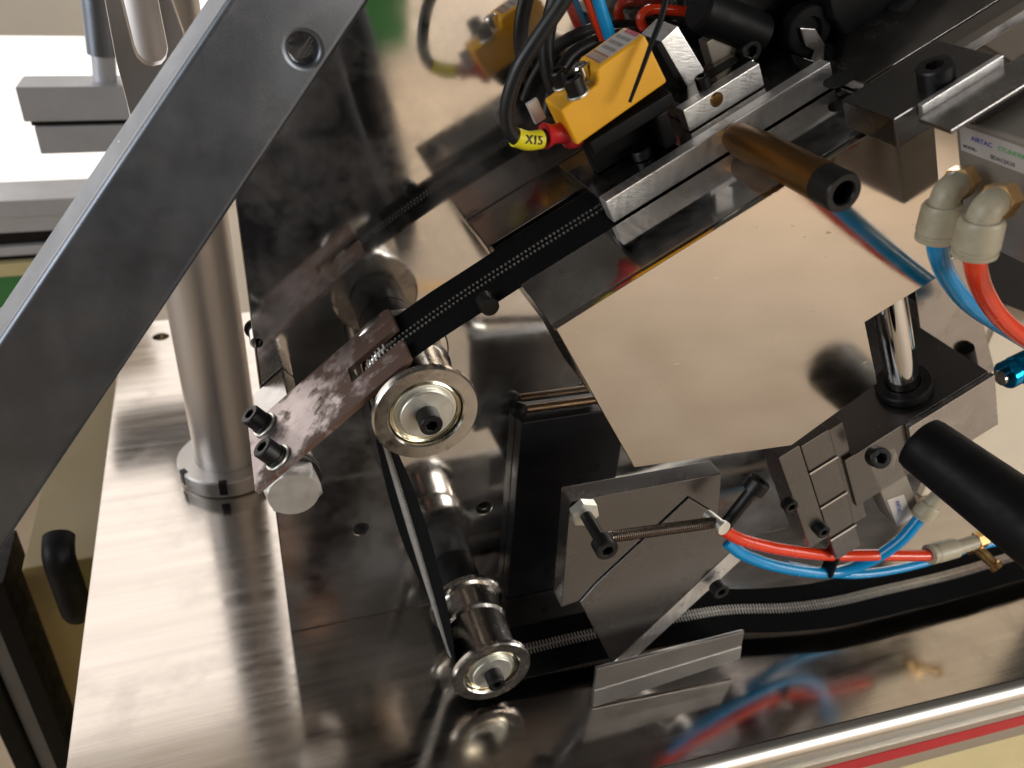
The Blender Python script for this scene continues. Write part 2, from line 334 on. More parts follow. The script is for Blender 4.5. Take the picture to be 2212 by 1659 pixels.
# upright mirror plate
def hole_xz(p, r): q = px(p, y=0); return circ((q.x, q.z), r)
FXZ = fmat((1, 0, 0), (0, 0, 1), (0, -1, 0), (0, 6.0, 0))
t = thing('back_plate', 'tall mirror-polished steel plate standing behind the two rollers', 'steel plate', (200, 6, 0))
part('plate', plate([(0, 0.05), (424, 0.05), (424, 560), (0, 560)], [hole_xz((780, 1143), 4.0), hole_xz((1046, 1098), 4.2), hole_xz((556, 741), 3)], 12, FXZ, bev=0.7), M_mirror, t)
for p in ((780, 1143), (1046, 1098), (556, 741)):
    q = px(p, y=0); part('hole_plug', lathe([(0, 0), (4.6, 0), (4.6, 1.2), (0, 1.2)], Vector((q.x, 12.1, q.z)), (0, 1, 0), 24), M_hole, t)  # black plug added behind the hole to keep window light out

# ================================================================== LEFT SIDE
pb = px((497, 1012), z=0)
t = thing('support_column', 'thick round satin steel column standing on the table in a slotted collar', 'column', pb)
part('column', lathe([(0, 0.4), (20.6, 0.4), (20.6, 620), (0, 620)], pb, (0, 0, 1), 64), M_post, t)
rg = part('collar', lathe([(20.8, 0.5), (31, 0.5), (32, 1.5), (32, 12), (31, 13), (20.8, 13), (20.8, 0.5)], pb, (0, 0, 1), 64), M_satin, t)
for ang in (205, 262, 330):
    a = math.radians(ang); d = Vector((math.cos(a), math.sin(a), 0)); s = Vector((-d.y, d.x, 0))
    part('collar_slot', box((28.5, -2.6, 3.6), (32.4, 2.6, 13.4), fmat(d, s, (0, 0, 1), pb), 0.3), M_black, rg)

# flat bar leaning across, nearest the camera
YB = -25.0
def barpx(nv, sv): return (0.8309*nv+0.5565*sv, 0.5565*nv-0.8309*sv)
def xz(p, y): q = px(p, y=y); return (q.x, q.z)
q = px((655, 107), y=YB)
t = thing('flat_bar', 'wide dark grey flat steel bar with one drilled hole leaning across the column', 'steel bar', px((100, 1000), y=YB))
part('bar', plate([xz(barpx(a, b), YB) for a, b in ((406, 480), (665, 480), (665, -1050), (406, -1050))], [circ((q.x, q.z), 4.6, 36)], 12, fmat((1, 0, 0), (0, 0, 1), (0, -1, 0), (0, YB+6, 0)), bev=2.3), M_bar, t)
A_, B_ = [(px(barpx(406.5, b), y=YB+3.4), px(barpx(372, b), y=-7)) for b in (470, -1040)]
part('folded_edge', prism([A_[0], B_[0], B_[1], A_[1]], Vector((0.6, 2.2, -0.8)), 0.3), M_bar, t)
part('rust_seam', tube([A_[0].lerp(A_[1], i/40)+Vector((random.uniform(-.25, .25), -0.3, random.uniform(-.25, .25))) for i in range(41)], 0.55, 1, 8, smooth=False), M_rust, t)
# slotted bracket behind it
def xz(p, y): q = px(p, y=y); return (q.x, q.z)
t = thing('slotted_bracket', 'grey bracket plate with a long rounded slot in front of the column', 'bracket', px((330, 330), y=75))
Fb = fmat((1, 0, 0), (0, 0, 1), (0, -1, 0), (0, 79, 0))
part('plate', plate([xz(p, 75) for p in ((205, -160), (226, 0), (250, 130), (306, 345), (440, 345), (398, 75), (371, 0), (350, -160))],
     [[xz(p, 75) for p in ((238, -130), (263, 0), (289, 105), (297, 124), (312, 138), (330, 143), (348, 138), (358, 125), (362, 105), (341, 0), (318, -130))]], 8, Fb, bev=0.5), M_post, t)

# ---- things behind, left
yb = 420
zt = px((45, 188), y=yb).z; zb = px((60, 335), y=yb).z; zl = px((60, 268), y=yb).z; x0 = px((45, 240), y=yb).x
t = thing('aluminium_beam', 'short grey aluminium beam with a groove in front of the bright window', 'beam', (x0+60, yb, zb))
part('upper_half', box((x0, yb, zl+1.5), (-20, yb+40, zt), bev=1), M_alu, t)
part('lower_half', box((x0+6, yb+0.5, zb), (-20, yb+40, zl-2.5), bev=1), M_alu, t)
part('groove', box((x0+4, yb+4, zl-2.6), (-21, yb+39, zl+1.6), bev=0), M_black, t)
p0 = px((203, -80), y=440); p1 = px((223, 118), y=440); p2 = px((228, 186), y=440)
t = thing('dark_rod', 'dark blurred vertical rod standing on the grooved aluminium beam', 'rod', p2)
part('sleeve', tube([p0, p1], 12, smooth=False), M_bar, t)
part('shaft', tube([p1, p2], 9, smooth=False), M_alu, t)
yr = 560
t = thing('rail_profile', 'long pale rail profile with dark grooves behind the leaning bar', 'rail', (-250, yr, px((0, 560), y=yr).z))
ys = [432, 468, 503, 532, 552, 566]
for i, (m, dy) in enumerate(((M_alu, 0), (M_alu, 2), (M_black, 8), (M_alu, 1), (M_black, 6))):
    part('rail_band', box((-420, yr+dy, px((60, ys[i+1]), y=yr).z+0.3), (-80, yr+60, px((60, ys[i]), y=yr).z), bev=0.6), m, t)
q0 = px((0, 568), y=yr); q1 = px((0, 596), y=yr); q2 = px((0, 668), y=yr)
t = thing('green_terminal_strip', 'dark green strip under a cream ledge behind the leaning bar', 'strip', (-300, yr, q2.z))
part('ledge', box((-420, yr-4, q1.z), (-80, yr+60, q0.z), bev=1), M_cream, t)
part('strip', box((-420, yr+2, q2.z), (-80, yr+50, q1.z-0.5), bev=1), M_green, t)
hz = px((100, 40), y=900)
top('beige_board', box((px((-60, 0), y=900).x, 900, px((0, 78), y=900).z), (px((185, 40), y=900).x, 915, hz.z+200), bev=2), M_wall, 'beige board hanging in front of the bright window', 'board')

# cream cabinet lower left with a handle
yc = 120
t = thing('neighbour_cabinet', 'shade-toned cream cabinet with a black pull handle beside the table', 'cabinet', (-200, yc, FLOOR))
xl = px((70, 1300), y=yc).x
part('panel', box((xl, yc, FLOOR+2), (-108, yc+500, -30), bev=2), M_shadecream, t)
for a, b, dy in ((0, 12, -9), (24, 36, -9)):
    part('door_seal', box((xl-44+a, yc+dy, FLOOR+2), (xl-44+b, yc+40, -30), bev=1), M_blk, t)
part('door_edge', box((xl-31.5, yc-4, FLOOR+2), (xl-20.5, yc+40, -30), bev=1), M_bar, t)
h0 = px((125, 1200), y=yc-16); h1 = px((168, 1325), y=yc-16)
part('handle', tube([h0+Vector((0, 12, 4)), h0+Vector((0, 4, 1)), h0+Vector((0, 0, -6)), (h0+h1)/2, h1+Vector((0, 0, 6)), h1+Vector((0, 4, -1)), h1+Vector((0, 12, -4))], 9), M_blk, t)

# ================================================================== ROLLERS
def make_roller(c):
    yf, yr_ = -73.0, -26.0
    def L(prof, seg=64): return lathe(prof, Vector((c.x, 0, c.z)), (0, -1, 0), seg)
    t = thing('guide_roller', '', 'roller', (c.x, -49, c.z-20), 'flanged guide rollers on the back plate')
    b = part('barrel', L([(8, 26), (19, 26), (20, 27), (20, 29.2), (19.2, 30), (17.0, 30.4), (16.4, 33), (16.4, 42.5), (17.0, 43), (17.2, 44.4), (16.6, 45), (16.0, 45.6), (15.6, 50), (15.6, 66), (16.2, 69), (19.4, 69.6), (20, 70.2), (20, 72.2), (19.3, 73), (14.6, 73), (14.0, 72.4), (13.6, 70.4), (13.6, 68), (8, 68), (8, 26)]), M_flange, t)
    r = part('bearing', L([(7.5, 69), (13.4, 69), (13.4, 71.4), (12.6, 71.9), (12.0, 71.6), (11.8, 70.8), (7.5, 70.8), (7.5, 69)]), M_race, t)
    part('shield', L([(6, 70.4), (11.6, 70.4), (11.6, 71.0), (11.0, 71.2), (6, 71.2), (6, 70.4)]), M_zinc, r)
    part('washer', L([(2.5, 71.2), (9.6, 71.2), (9.9, 71.5), (9.9, 73.0), (9.6, 73.4), (2.5, 73.4), (2.5, 71.2)]), M_zinc, t)
    part('screw', screw_bm(Vector((c.x, -73.4, c.z)), (0, -1, 0), 4.25, 7.0), M_black, t)
    part('axle', L([(0, 0.3), (12, 0.3), (12, 22), (11.2, 23), (9.5, 23.4), (9.5, 25.6), (7.4, 25.8), (7.4, 68.0), (0, 68.0)], 48), M_black, t)
    return t
def copy_tree(o, parent=None):
    c = o.copy(); col.objects.link(c); c.parent = parent
    for ch in [k for k in bpy.data.objects if k.parent == o]: copy_tree(ch, c)
    return c
r1 = make_roller(A1); r1['label'] = 'flanged steel roller beside the rusty forked bracket'
r2 = copy_tree(r1); r2.location = r1.location + (A2-A1)*MM; r2['label'] = 'flanged steel roller low above the table, mirrored in it'

# ================================================================== ZIP TAPE
RB = 16.2
def circ_pt(c, a, r=RB): return Vector((c.x+r*math.cos(a), 0, c.z+r*math.sin(a)))
path = []                                     # (point in xz, y centre)
for u in range(340, 200, -10): path.append((fr(u, 0, 150.4), -48.0))
a_top = math.radians(130); e = circ_pt(A1, a_top); s0 = fr(199, 0, 150.2)
for k in range(0, 8): q = s0.lerp(e, k/8); q.z += 0.8*math.sin(math.pi*k/8); path.append((q, -48.0+2.0*k/8))
# leave roller 1 on its left side, reach roller 2 on its left side (outer tangent)
dv = A2-A1; base_ang = math.atan2(dv.z, dv.x); a_out = base_ang+math.pi*1.5
a_out = (a_out) % (2*math.pi)
if a_out < math.pi/2: a_out += 2*math.pi
n_ = 16
for k in range(n_+1): a = a_top+(a_out-a_top)*k/n_; path.append((circ_pt(A1, a), -46.0-1.0*k/n_))
pA, pB = circ_pt(A1, a_out), circ_pt(A2, a_out)
for k in range(1, 16): path.append((pA.lerp(pB, k/16), -47.0-2.0*k/16))
a_end = math.radians(268)
for k in range(n_+1): a = a_out+(a_end-a_out)*k/n_; path.append((circ_pt(A2, a), -49.0-1.0*k/n_))
low = [((116, 9.6), -53), ((154, 11), -54.5), ((203, 13), -58.5), ((234, 11), -60), ((267, 10), -67), ((296, 10.5), -71), ((329, 11), -72), ((381, 10.5), -72.5), ((440, 11), -71), ((520, 10), -70)]
lp = smooth_path([Vector((a[0], b, a[1])) for a, b in low], 8)
for q in lp: path.append((Vector((q.x, 0, q.z)), q.y))
pts = [Vector((p.x, y, p.z)) for p, y in path]
# resample evenly
def resample(P, step):
    out = [P[0]]; acc = 0
    for a, b in zip(P, P[1:]):
        d = (b-a).length
        while acc+d >= step:
            tt = (step-acc)/d; a = a.lerp(b, tt); out.append(a.copy()); d = (b-a).length; acc = 0
        acc += d
    return out
tw0, tw1 = pA, pB
def frames(P):
    fr_ = []
    for i, p in enumerate(P):
        T = (P[min(i+1, len(P)-1)]-P[max(i-1, 0)]).normalized(); S = (YV-T*YV.dot(T)).normalized()
        if tw1.z < p.z < tw0.z and p.x < A2.x and T.z < -0.8:
            ph = math.radians(21)*math.sin(math.pi*(p.z-tw1.z)/(tw0.z-tw1.z)); S = S*math.cos(ph)+Vector((-1, 0, 0))*math.sin(ph); S = (S-T*S.dot(T)).normalized()
        fr_.append((p, T, S, T.cross(S)))
    return fr_
Pt = resample(pts, 2.0); Fr = frames(Pt)
t = thing('zip_tape', 'long black zip tape with metal teeth threaded over both rollers', 'zip', Pt[len(Pt)//2])
bm = bmesh.new(); rings = []
for i, (p, T, S, Nn) in enumerate(Fr):
    wv = 0.25*math.sin(i*0.11)
    prof = [(-15.8, 0.0), (-8, 0.15), (-3, 0.25), (3, 0.25), (8, 0.15), (15.8, 0.0)]
    rings.append([bm.verts.new(p+S*(a+0.15*math.sin(i*0.37))+Nn*(b+0.3+wv*(abs(a)/16)**2)) for a, b in prof]+[bm.verts.new(p+S*(a+0.15*math.sin(i*0.37))+Nn*(b-0.3+wv*(abs(a)/16)**2)) for a, b in reversed(prof)])
for a, b in zip(rings, rings[1:]):
    for i in range(12): bm.faces.new((a[i], b[i], b[(i+1) % 12], a[(i+1) % 12]))
bmesh.ops.recalc_face_normals(bm, faces=bm.faces)
part('tape', bm, M_cloth, t)
def little_boxes(frames_, specs):
    bm = bmesh.new()
    for i, (p, T, S, Nn) in enumerate(frames_):
        for (sc, sw, tl, n0_, n1_, ph, mod) in specs:
            if i % mod != ph: continue
            v = [bm.verts.new(p+T*(tl*x)+S*(sc+sw*y)+Nn*z) for x in (-1, 1) for y in (-1, 1) for z in (n0_, n1_)]
            for f_ in ((0, 1, 3, 2), (4, 6, 7, 5), (0, 4, 5, 1), (2, 3, 7, 6), (0, 2, 6, 4), (1, 5, 7, 3)): bm.faces.new([v[k] for k in f_])
    bmesh.ops.recalc_face_normals(bm, faces=bm.faces)
    return bm
Ft = frames(resample(pts, 0.9))
nu = next(i for i, f_ in enumerate(Ft) if f_[0].x < A1.x-9)
part('stitches', little_boxes(Ft[:nu], [(1.75, 0.42, 0.42, -0.85, -0.2, 0, 2), (-1.75, 0.42, 0.42, -0.85, -0.2, 1, 2)]), M_teeth, t)['kind'] = 'stuff'
part('outer_teeth', little_boxes(Ft[nu:], [(1.3, 1.7, 0.34, -1.3, -0.2, 0, 2), (-1.3, 1.7, 0.34, -1.3, -0.2, 1, 2)]), M_teeth2, t)['kind'] = 'stuff'
part('teeth', little_boxes(Ft, [(1.45, 1.75, 0.34, 0.2, 1.35, 0, 2), (-1.45, 1.75, 0.34, 0.2, 1.35, 1, 2)]), M_teeth, t)['kind'] = 'stuff'

# ================================================================== FORKED BRACKET
t = thing('fork_bracket', 'rusty forked steel bracket with two black cap screws over the upper roller', 'bracket', fk(-55, -46, 4))
FK = fmat(UF, YV, NF, A1+NF*17.9)
ch = 2.0
part('fork', plate([(-66, -67), (8, -67), (10, -65), (10, -52.5), (-15, -52.5), (-15, -43), (10, -43), (10, -28), (8, -26), (-66, -26)], [], 2.4, FK, bev=0.35), M_rust, t)
part('mounting_block', box((-64, -36, 9.5), (-46, -1, 16.6), FF, 0.8), M_steel, t)
for s, y in ((-57, -34.5), (-53, -60.5)):
    part('washer', washer_bm(fk(s, y, 19.2), NF, 5.6, 2.5, 1.1), M_zinc, t)
    part('spring_washer', washer_bm(fk(s, y, 20.4), NF, 4.6, 2.5, 1.3), M_black, t)
    part('screw', screw_bm(fk(s, y, 21.8), NF, 4.3, 6.0), M_black, t)
hb = px((634, 1066), y=-12)
t = thing('hex_bolt', 'large pale hexagon bolt head on the edge of the back plate', 'bolt', (hb.x, -6, hb.z))
part('head', hexhead_bm(Vector((hb.x, -3.0, hb.z)), (0, -1, 0), 23.5, 10), M_pale, t)
part('washer', washer_bm(Vector((hb.x, -0.4, hb.z)), (0, -1, 0), 14, 6, 2.4), M_black, t)

# ================================================================== INCLINED RAIL
t = thing('inclined_guide_rail', 'dark polished guide channel carrying the zip tape up the slope', 'guide rail', fr(193, -20, 140))
part('rear_wall', box((192.5, -28.5, 141), (420, -0.5, 151.5), FR, 0.7), M_dark, t)
part('channel_bed', box((194.5, -66, 134), (420, -29, 148.6), FR, 0.5), M_dark, t)
part('step_plate', box((234.5, -31, 151.8), (330, -14, 158.0), FR, 0.5), M_dark, t)
part('slide_plate', box((233.2, -59.6, 152.6), (324, -31.3, 161.8), FR, 0.5), M_dark, t)
part('bright_bar', box((233.5, -65.5, 152.9), (325.5, -59.8, 162.2), FR, 0.5), M_brush, t, 'bright brushed bar along the front of the channel')
q = px((1059, 664), y=-66)
part('stud', lathe([(0, 0), (3.4, 0), (3.6, 1), (3.6, 6), (3, 7), (0, 7)], q, (0, 1, 0), 28), M_black, t)

# mirror cover in front of it
t = thing('polished_cover', 'large polished steel cover plate with a stepped lower edge in front of the rail', 'cover plate', fr(260, -98, 60))
def R2(u, w): return (u, w)
FC = fmat(U, W, U.cross(W), fr(0, -98.5, 0))
part('front_plate', plate([(194, 152.4), (336, 152.4), (334, 78.2), (298, 78.6), (298, 44), (256, 39.2), (195.2, 77.5)], [], 3, FC, bev=0.35), M_cover, t)
part('top_plate', box((193.8, -96.8, 149.4), (330, -66.3, 152.4), FR, 0.35), M_mirror, t)
part('side_plate', box((194.2, -96.8, 118), (196.6, -70, 149.2), FR, 0.3), M_cover, t)

# pin bar and the small blocks behind it
t = thing('pin_bar', 'short bright clamp bar with a bronze pin lying on the slide plate', 'clamp bar', fr(290, -50, 162))
part('bar', box((274, -55.5, 162.2), (305.5, -50, 171.0), FR, 0.5), M_brush, t)
part('top_plate', box((276, -49.8, 162.2), (307, -33, 170.4), FR, 0.6), M_dark, t)
q = px((1548, 215), y=-55.5)
part('pin', lathe([(0, -2), (2.6, -2), (2.6, 0.1), (2.2, 0.6), (0, 0.8)], q, (0, -1, 0), 28), M_brass, t)
sl = fr(297, -42, 170.4)
part('slot', plate([(-5+2.6*math.cos(a), 2.6*math.sin(a)) for a in [math.pi/2+math.pi*i/8 for i in range(9)]]+[(5+2.6*math.cos(a), 2.6*math.sin(a)) for a in [-math.pi/2+math.pi*i/8 for i in range(9)]], [], 0.4, fmat(U, YV, W, sl+W*0.1)), M_hole, t)  # flat black oval laid on top, drawn as the slot's shaded inside
q = px((1517, 172), w=174)
part('screw', screw_bm(q-W*3, W, 2.6, 4.5, shank=8, sr=1.6), M_black, t)
t = thing('tan_block', 'small tan metal block with a black cap screw behind the clamp bar', 'block', fr(308, -36, 160))
q = px((1615, 108), y=-38)
part('block', box((298, -36, 162.3), (315, -29.5, 179), FR, 0.6), M_cyl, t)
part('screw', screw_bm(Vector((q.x, -36.2, q.z)), (0, -1, 0), 4.0, 5.0), M_black, t)
t = thing('white_lit_block', 'bright bare metal block standing behind the yellow sensor', 'block', fr(288, -35, 168))
part('block', prism([px(p, y=-40) for p in ((1428, 90), (1464, 56), (1522, 152), (1490, 197))], (0, 16, 0), 0.4), M_brush, t)
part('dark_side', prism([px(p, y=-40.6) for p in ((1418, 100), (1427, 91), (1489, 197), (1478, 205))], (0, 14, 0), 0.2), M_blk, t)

# ================================================================== SENSOR
ys_ = -58.0
t = thing('yellow_sensor', 'yellow sensor block with a printed label and a red cable gland', 'sensor', fr(258, -50, 175))
dep = 15.5
body = [px(p, y=ys_) for p in ((1247, 315.5), (1442, 177.5), (1437, 166), (1393, 75), (1294, 145), (1289, 153), (1291, 177), (1286, 185), (1210, 239))]
part('body', prism(body, (0, dep, 0), 0.9, 3), M_yellow, t)
lb = px((1320, 98), y=ys_+dep/2)
qa, qb = px((1294, 145), y=ys_), px((1393, 75), y=ys_)
uu = (qb-qa).normalized(); ww = Vector((-uu.z, 0, uu.x)); ln = (qb-qa).length
Fl = fmat(uu, YV, ww, qa+ww*0.06)
lab = part('label', box((1.2, 1.8, -0.2), (ln-1.2, dep-1.8, 0.05), Fl, 0.04), M_label, t)
part('label_band', box((1.2, 2.0, 0.06), (5.0, dep-2.0, 0.12), Fl, 0), M_inkbrown, lab)
for k in range(9):
    part('print_line', box((1.7+0.05*(k % 2), 2.6+k*1.28, 0.13), (4.3, 3.3+k*1.28, 0.17), Fl, 0), M_label, lab)
rw = random.Random(3)
for r in range(4):
    xx = 7.0+r*2.9
    yy = 2.8
    while yy < dep-3.4:
        l_ = rw.uniform(0.7, 1.9)
        part('print_line', box((xx, yy, 0.06), (xx+(1.5 if r < 3 else 1.9), min(dep-2.6, yy+l_), 0.1), Fl, 0), M_inkred if r == 3 else M_cyl, lab)
        yy += l_+0.5
for p, m, rr, hh in (((1212, 172), M_black, 3.1, 5.2), ((1243, 190), M_black, 3.3, 5.6), ((1259, 160), M_chrome, 2.8, 5.0)):
    q = px(p, w=199.2)
    part('screw_washer', washer_bm(q-W*2.6, W, rr+0.7, 1.2, 1.0), M_zinc, t)
    part('screw', screw_bm(q-W*1.5, W, rr, hh), m, t)
g0 = px((1232, 283), y=-50)
gd = (px((1178, 293), y=-52)-g0).normalized()
gl = part('cable_gland', lathe([(0, -2), (5.9, -2), (6.0, 0.2), (5.6, 1.6), (4.2, 2.2), (3.4, 4.5), (3.3, 7.5), (4.4, 10.2), (4.2, 10.6), (0, 10.6)], g0, gd, 36), M_red, t)
q = px((1160, 245), y=-43)
part('clip', box((-2.2, -1, -3), (2.2, 1, 5), fmat(U, YV, W, q), 0.4), M_label, t)
# black bracket carrying it
t = thing('sensor_bracket', 'black angled bracket under the yellow sensor', 'bracket', fr(262, -38, 162))
part('flange', box((238, -59, 176.0), (271, -42, 181.2), FR, 0.8), M_blk, t)
part('leg', box((263, -58, 162.2), (268, -40, 175.8), FR, 1.2), M_blk, t)
part('web', box((240, -46, 162.2), (266, -40, 175.8), FR, 0.5), M_blk, t)
part('screw', screw_bm(fr(256, -52, 162.2), W, 3.6, 3.4), M_black, t)

# cables
cp = [(1180, 292, -52), (1160, 303, -54), (1135, 304, -55), (1113, 297, -56), (1097, 270, -57), (1097, 222, -58), (1120, 150, -60), (1160, 85, -62), (1208, 15, -64), (1262, -70, -66)]
cpt = [px((a, b), y=c) for a, b, c in cp]
t = thing('sensor_cable', 'black round cable looping up from the red gland with a yellow marker sleeve', 'cable', cpt[2])
part('cable', tube(cpt, 2.5, 10), M_rubber, t)
s0_, s1_ = px((1168, 301), y=-53.4), px((1112, 296), y=-56)
sv = part('marker_sleeve', tube([s0_, px((1140, 304), y=-54.8), s1_], 3.2, 8, 28), M_tagy, t)
tx = (s0_-s1_).normalized(); mid = px((1142, 302), y=-54.7); vw = (CAM-mid).normalized(); vw = (vw-tx*vw.dot(tx)).normalized(); up_ = vw.cross(tx)
part('print', lettering('X15', 4.2, fmat(tx, up_, vw, mid+vw*3.25), 0.25, 0.0), M_ink, sv)
def cable(name, label, pts_, r, m, cat='cable', group=None):
    P_ = [px((a, b), y=c) for a, b, c in pts_]
    return top(name, tube(P_, r, 8), m, label, cat, group)
cable('black_cable', 'thick black cable hanging straight down behind the sensor cable', [(1222, -70, -14), (1196, 10, -14), (1180, 90, -14), (1186, 160, -15), (1212, 228, -16)], 3.0, M_rubber)
cable('black_cable', 'black cable arching right behind the yellow sensor', [(1180, 250, -12), (1196, 190, -10), (1235, 120, -8), (1310, 82, -8), (1400, 72, -8), (1460, 78, -8)], 2.6, M_rubber)
cable('air_hose', 'blue hose hanging behind the yellow sensor label', [(1278, -60, -14), (1292, 0, -14), (1318, 82, -14)], 2.4, M_blue, 'hose')
cable('air_hose', 'thin red hose alongside the blue one behind the sensor label', [(1255, -50, -12), (1270, 0, -12), (1303, 84, -12)], 1.7, M_redh, 'hose')
cable('red_lead', 'short bent red lead above the bright metal block', [(1390, 62, -10), (1384, 40, -10), (1400, 22, -10), (1440, 21, -10), (1480, 25, -10)], 1.9, M_redh, 'lead')
tp = [px((a, b), y=c) for a, b, c in ((1446, -30, -60), (1428, 40, -62), (1408, 92, -63), (1385, 155, -64), (1360, 221, -65))]
top('cable_tie_tail', tube(tp, lambda s: 1.15-0.55*s, 8, 10), M_blk, 'thin black cable tie tail hanging in front of the yellow sensor', 'cable tie')

# ================================================================== UPPER RIGHT MACHINERY
t = thing('black_actuator', 'large black actuator housing in shadow above the rail', 'actuator', fr(330, -12, 160))
part('housing', prism([px(p, y=-26) for p in ((1530, -200), (1545, 60), (1640, 118), (1700, 190), (1780, 190), (1960, 30), (2300, -150), (2300, -300))], (0, 24, 0), 1.0), M_blk, t)
a0 = px((1505, 18), y=-34); a1 = px((1640, 75), y=-34)
part('front_boss', tube([a0, a0.lerp(a1, .05), a1], lambda s: 7.5 if s > 0.04 else 6.5, 10, 32, smooth=False), M_blk, t)
part('cap', lathe([(0, 0), (8.5, 0), (9, .6), (9, 6), (8.4, 6.6), (5, 6.6), (4.6, 5), (0, 5)], px((1728, 60), y=-36), (0, -1, 0), 36), M_blk, t)
q = px((1760, 95), y=-44)
part('bright_end', prism([px(p, y=-44) for p in ((1728, 60), (1762, 62), (1790, 108), (1772, 116), (1740, 100))], (0, 8, 0), 0.4), M_steel, t)
b0_ = px((1890, 40), y=-44); b1_ = px((1790, 80), y=-44)
part('threaded_rod', tube([px((1450, 80), y=-14), px((1560, 96), y=-14)], 3.2, smooth=False), M_black, t)
t = thing('magnetic_switch', 'small black cylindrical switch with ring ends in the dark upper corner', 'switch', px((1960, 60), y=-50))
for p, r in (((1965, 38), 6.2), ((1905, 80), 6.0), ((1860, 110), 5.2)):
    part('ring', lathe([(r*0.55, 0), (r-0.5, 0), (r, 0.5), (r, 7), (r*0.55, 7), (r*0.5, 1), (r*0.55, 0)], px(p, y=-52), (0, 1, 0), 32), M_rubber, t)
part('body', prism([px(p, y=-46) for p in ((1780, -60), (1985, -60), (2000, 20), (1940, 75), (1870, 120), (1800, 40))], (0, 14, 0), 0.8), M_blk, t)
top('white_tab', prism([px(p, y=-40) for p in ((1966, -10), (2050, -10), (2036, 8), (1974, 48))], (0, 3, 0), 0.2), M_label, 'small pale tab beside the ring ended switch', 'tab')
t = thing('black_cross_rail', 'long black square rail crossing the dark upper corner', 'rail', px((1950, 120), y=-60))
part('rail', prism([px(p, y=-66) for p in ((1880, 150), (2075, 0), (2140, -60), (2230, -60), (2110, 50), (1925, 178))], (0, 18, 0), 0.6), M_blk, t)
t = thing('dark_end_plate', 'dark plate with two oval holes at the end of the bright bar', 'plate', fr(345, -70, 150))
part('plate', box((326.5, -80, 152.8), (400, -18, 157.0), FR, 0.6), M_dark, t)
for p, rr in (((1775, 148), 5.0), ((1812, 172), 5.2)):
    q = px(p, w=157.05); part('hole', lathe([(0, -0.02), (rr, -0.02), (rr, 0.12), (0, 0.12)], q, W, 32), M_hole, t)  # flat black disc on the surface, drawn as the hole's shaded inside
part('front_lip', box((328, -88, 152.9), (400, -80.3, 156.6), FR, 0.5), M_brngrey, t)
t = thing('clamp_block', 'dark steel clamp block with one large cap screw on the right', 'block', fr(330, -105, 150))
part('block', box((310, -116, 153.6), (346, -92, 164.0), FR, 0.6), M_stop, t)
part('bright_edge', box((318, -118.4, 160.4), (346, -116.3, 164.4), FR, 0.25), M_brush, t)
q = px((2022, 172), w=164.0)
part('screw', screw_bm(q, W, 5.2, 5.0), M_black, t)
t = thing('sheet_bracket', 'thin bent steel strip with bright edges beside the labelled air cylinder', 'bracket', fr(325, -128, 155))
part('leaf', box((316, -131.5, 160.0), (420, -118.7, 161.4), FR, 0.25), M_steel, t)
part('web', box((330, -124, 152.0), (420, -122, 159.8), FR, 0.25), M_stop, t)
top('brown_panel', prism([px(p, y=-60) for p in ((2060, 60), (2120, -60), (2400, -60), (2400, 200), (2212, 150))], (0, 20, 0), 1), M_brngrey, 'plain grey brown panel in the dark top corner', 'panel')

# air cylinder with label, fittings and hoses
t = thing('air_cylinder', 'grey compact air cylinder with a printed label beside the two elbow fittings', 'air cylinder', fr(350, -140, 125))
part('body', box((331, -175, 105), (372, -114.5, 151.5), FR, 1.4, 3), M_cyl, t)
FLb = fmat(-YV, W, -U, fr(330.9, 0, 0))
lb = part('label', box((116.8, 140.6, 0.0), (172, 149.6, 0.15), FLb, 0.05), M_label, t)
for tx_, sz, a, b, m in (('AIRTAC', 2.35, 125.4, 146.4, M_inkblue), ('CYLINDER', 2.1, 136.4, 146.4, M_inkgreen), ('MODEL:', 1.5, 120.6, 142.6, M_ink), ('SDA12X10', 1.95, 133.0, 142.4, M_ink)):
    part('print', lettering(tx_, sz, FLb @ Matrix.Translation((a, b, 0.2)), 0.03, 0.03), m, lb)
def elbow(name, label, pw, pm, pe, y0, y1, sc=1.0, group=None):
    """pw: pixel where it enters the wall, pm: bend, pe: mouth"""
    a, b, c = px(pw, y=y0), px(pm, y=y1), px(pe, y=y1)
    t = thing(name, label, 'fitting', b, group)
    d1 = (a-b).normalized(); d2 = (c-b).normalized(); r = 4.3*sc
    part('bend', tube([a, b+d1*4.5*sc, b+d1*1.2*sc+d2*1.2*sc, b+d2*4.5*sc, b+d2*7*sc], r, 8, 28), M_white, t)
    L_ = (c-b).length
    part('socket', lathe([(0, L_*0.25), (5.2*sc, L_*0.25), (5.9*sc, L_*0.25+1.2), (6.2*sc, L_*0.8), (5.6*sc, L_*0.84), (5.6*sc, L_*0.88), (6.1*sc, L_*0.9), (6.0*sc, L_*0.98), (5.3*sc, L_), (3.4*sc, L_), (3.2*sc, L_-2), (0, L_-2)], b, d2, 40), M_white, t)
    part('nut', lathe([(0, -4), (5.2*sc, -4, 'hex'), (5.2*sc, 1.5, 'hex'), (4.2*sc, 2), (0, 2)], a, d1, 36), M_brass2, t)
    return c, d2
e1c, e1d = elbow('elbow_fitting', 'yellowed white elbow fitting with the blue hose under the air cylinder', (2078, 392), (2044, 412), (2020, 518), -126, -130, 1.0, 'push-in elbow fittings')
e2c, e2d = elbow('elbow_fitting', 'yellowed white elbow fitting with the red hose under the air cylinder', (2165, 432), (2130, 444), (2103, 550), -146, -148, 1.04, 'push-in elbow fittings')
def hose(name, label, P_, r, m, group=None): return top(name, tube(P_, r, 10, 24), m, label, 'hose', group)
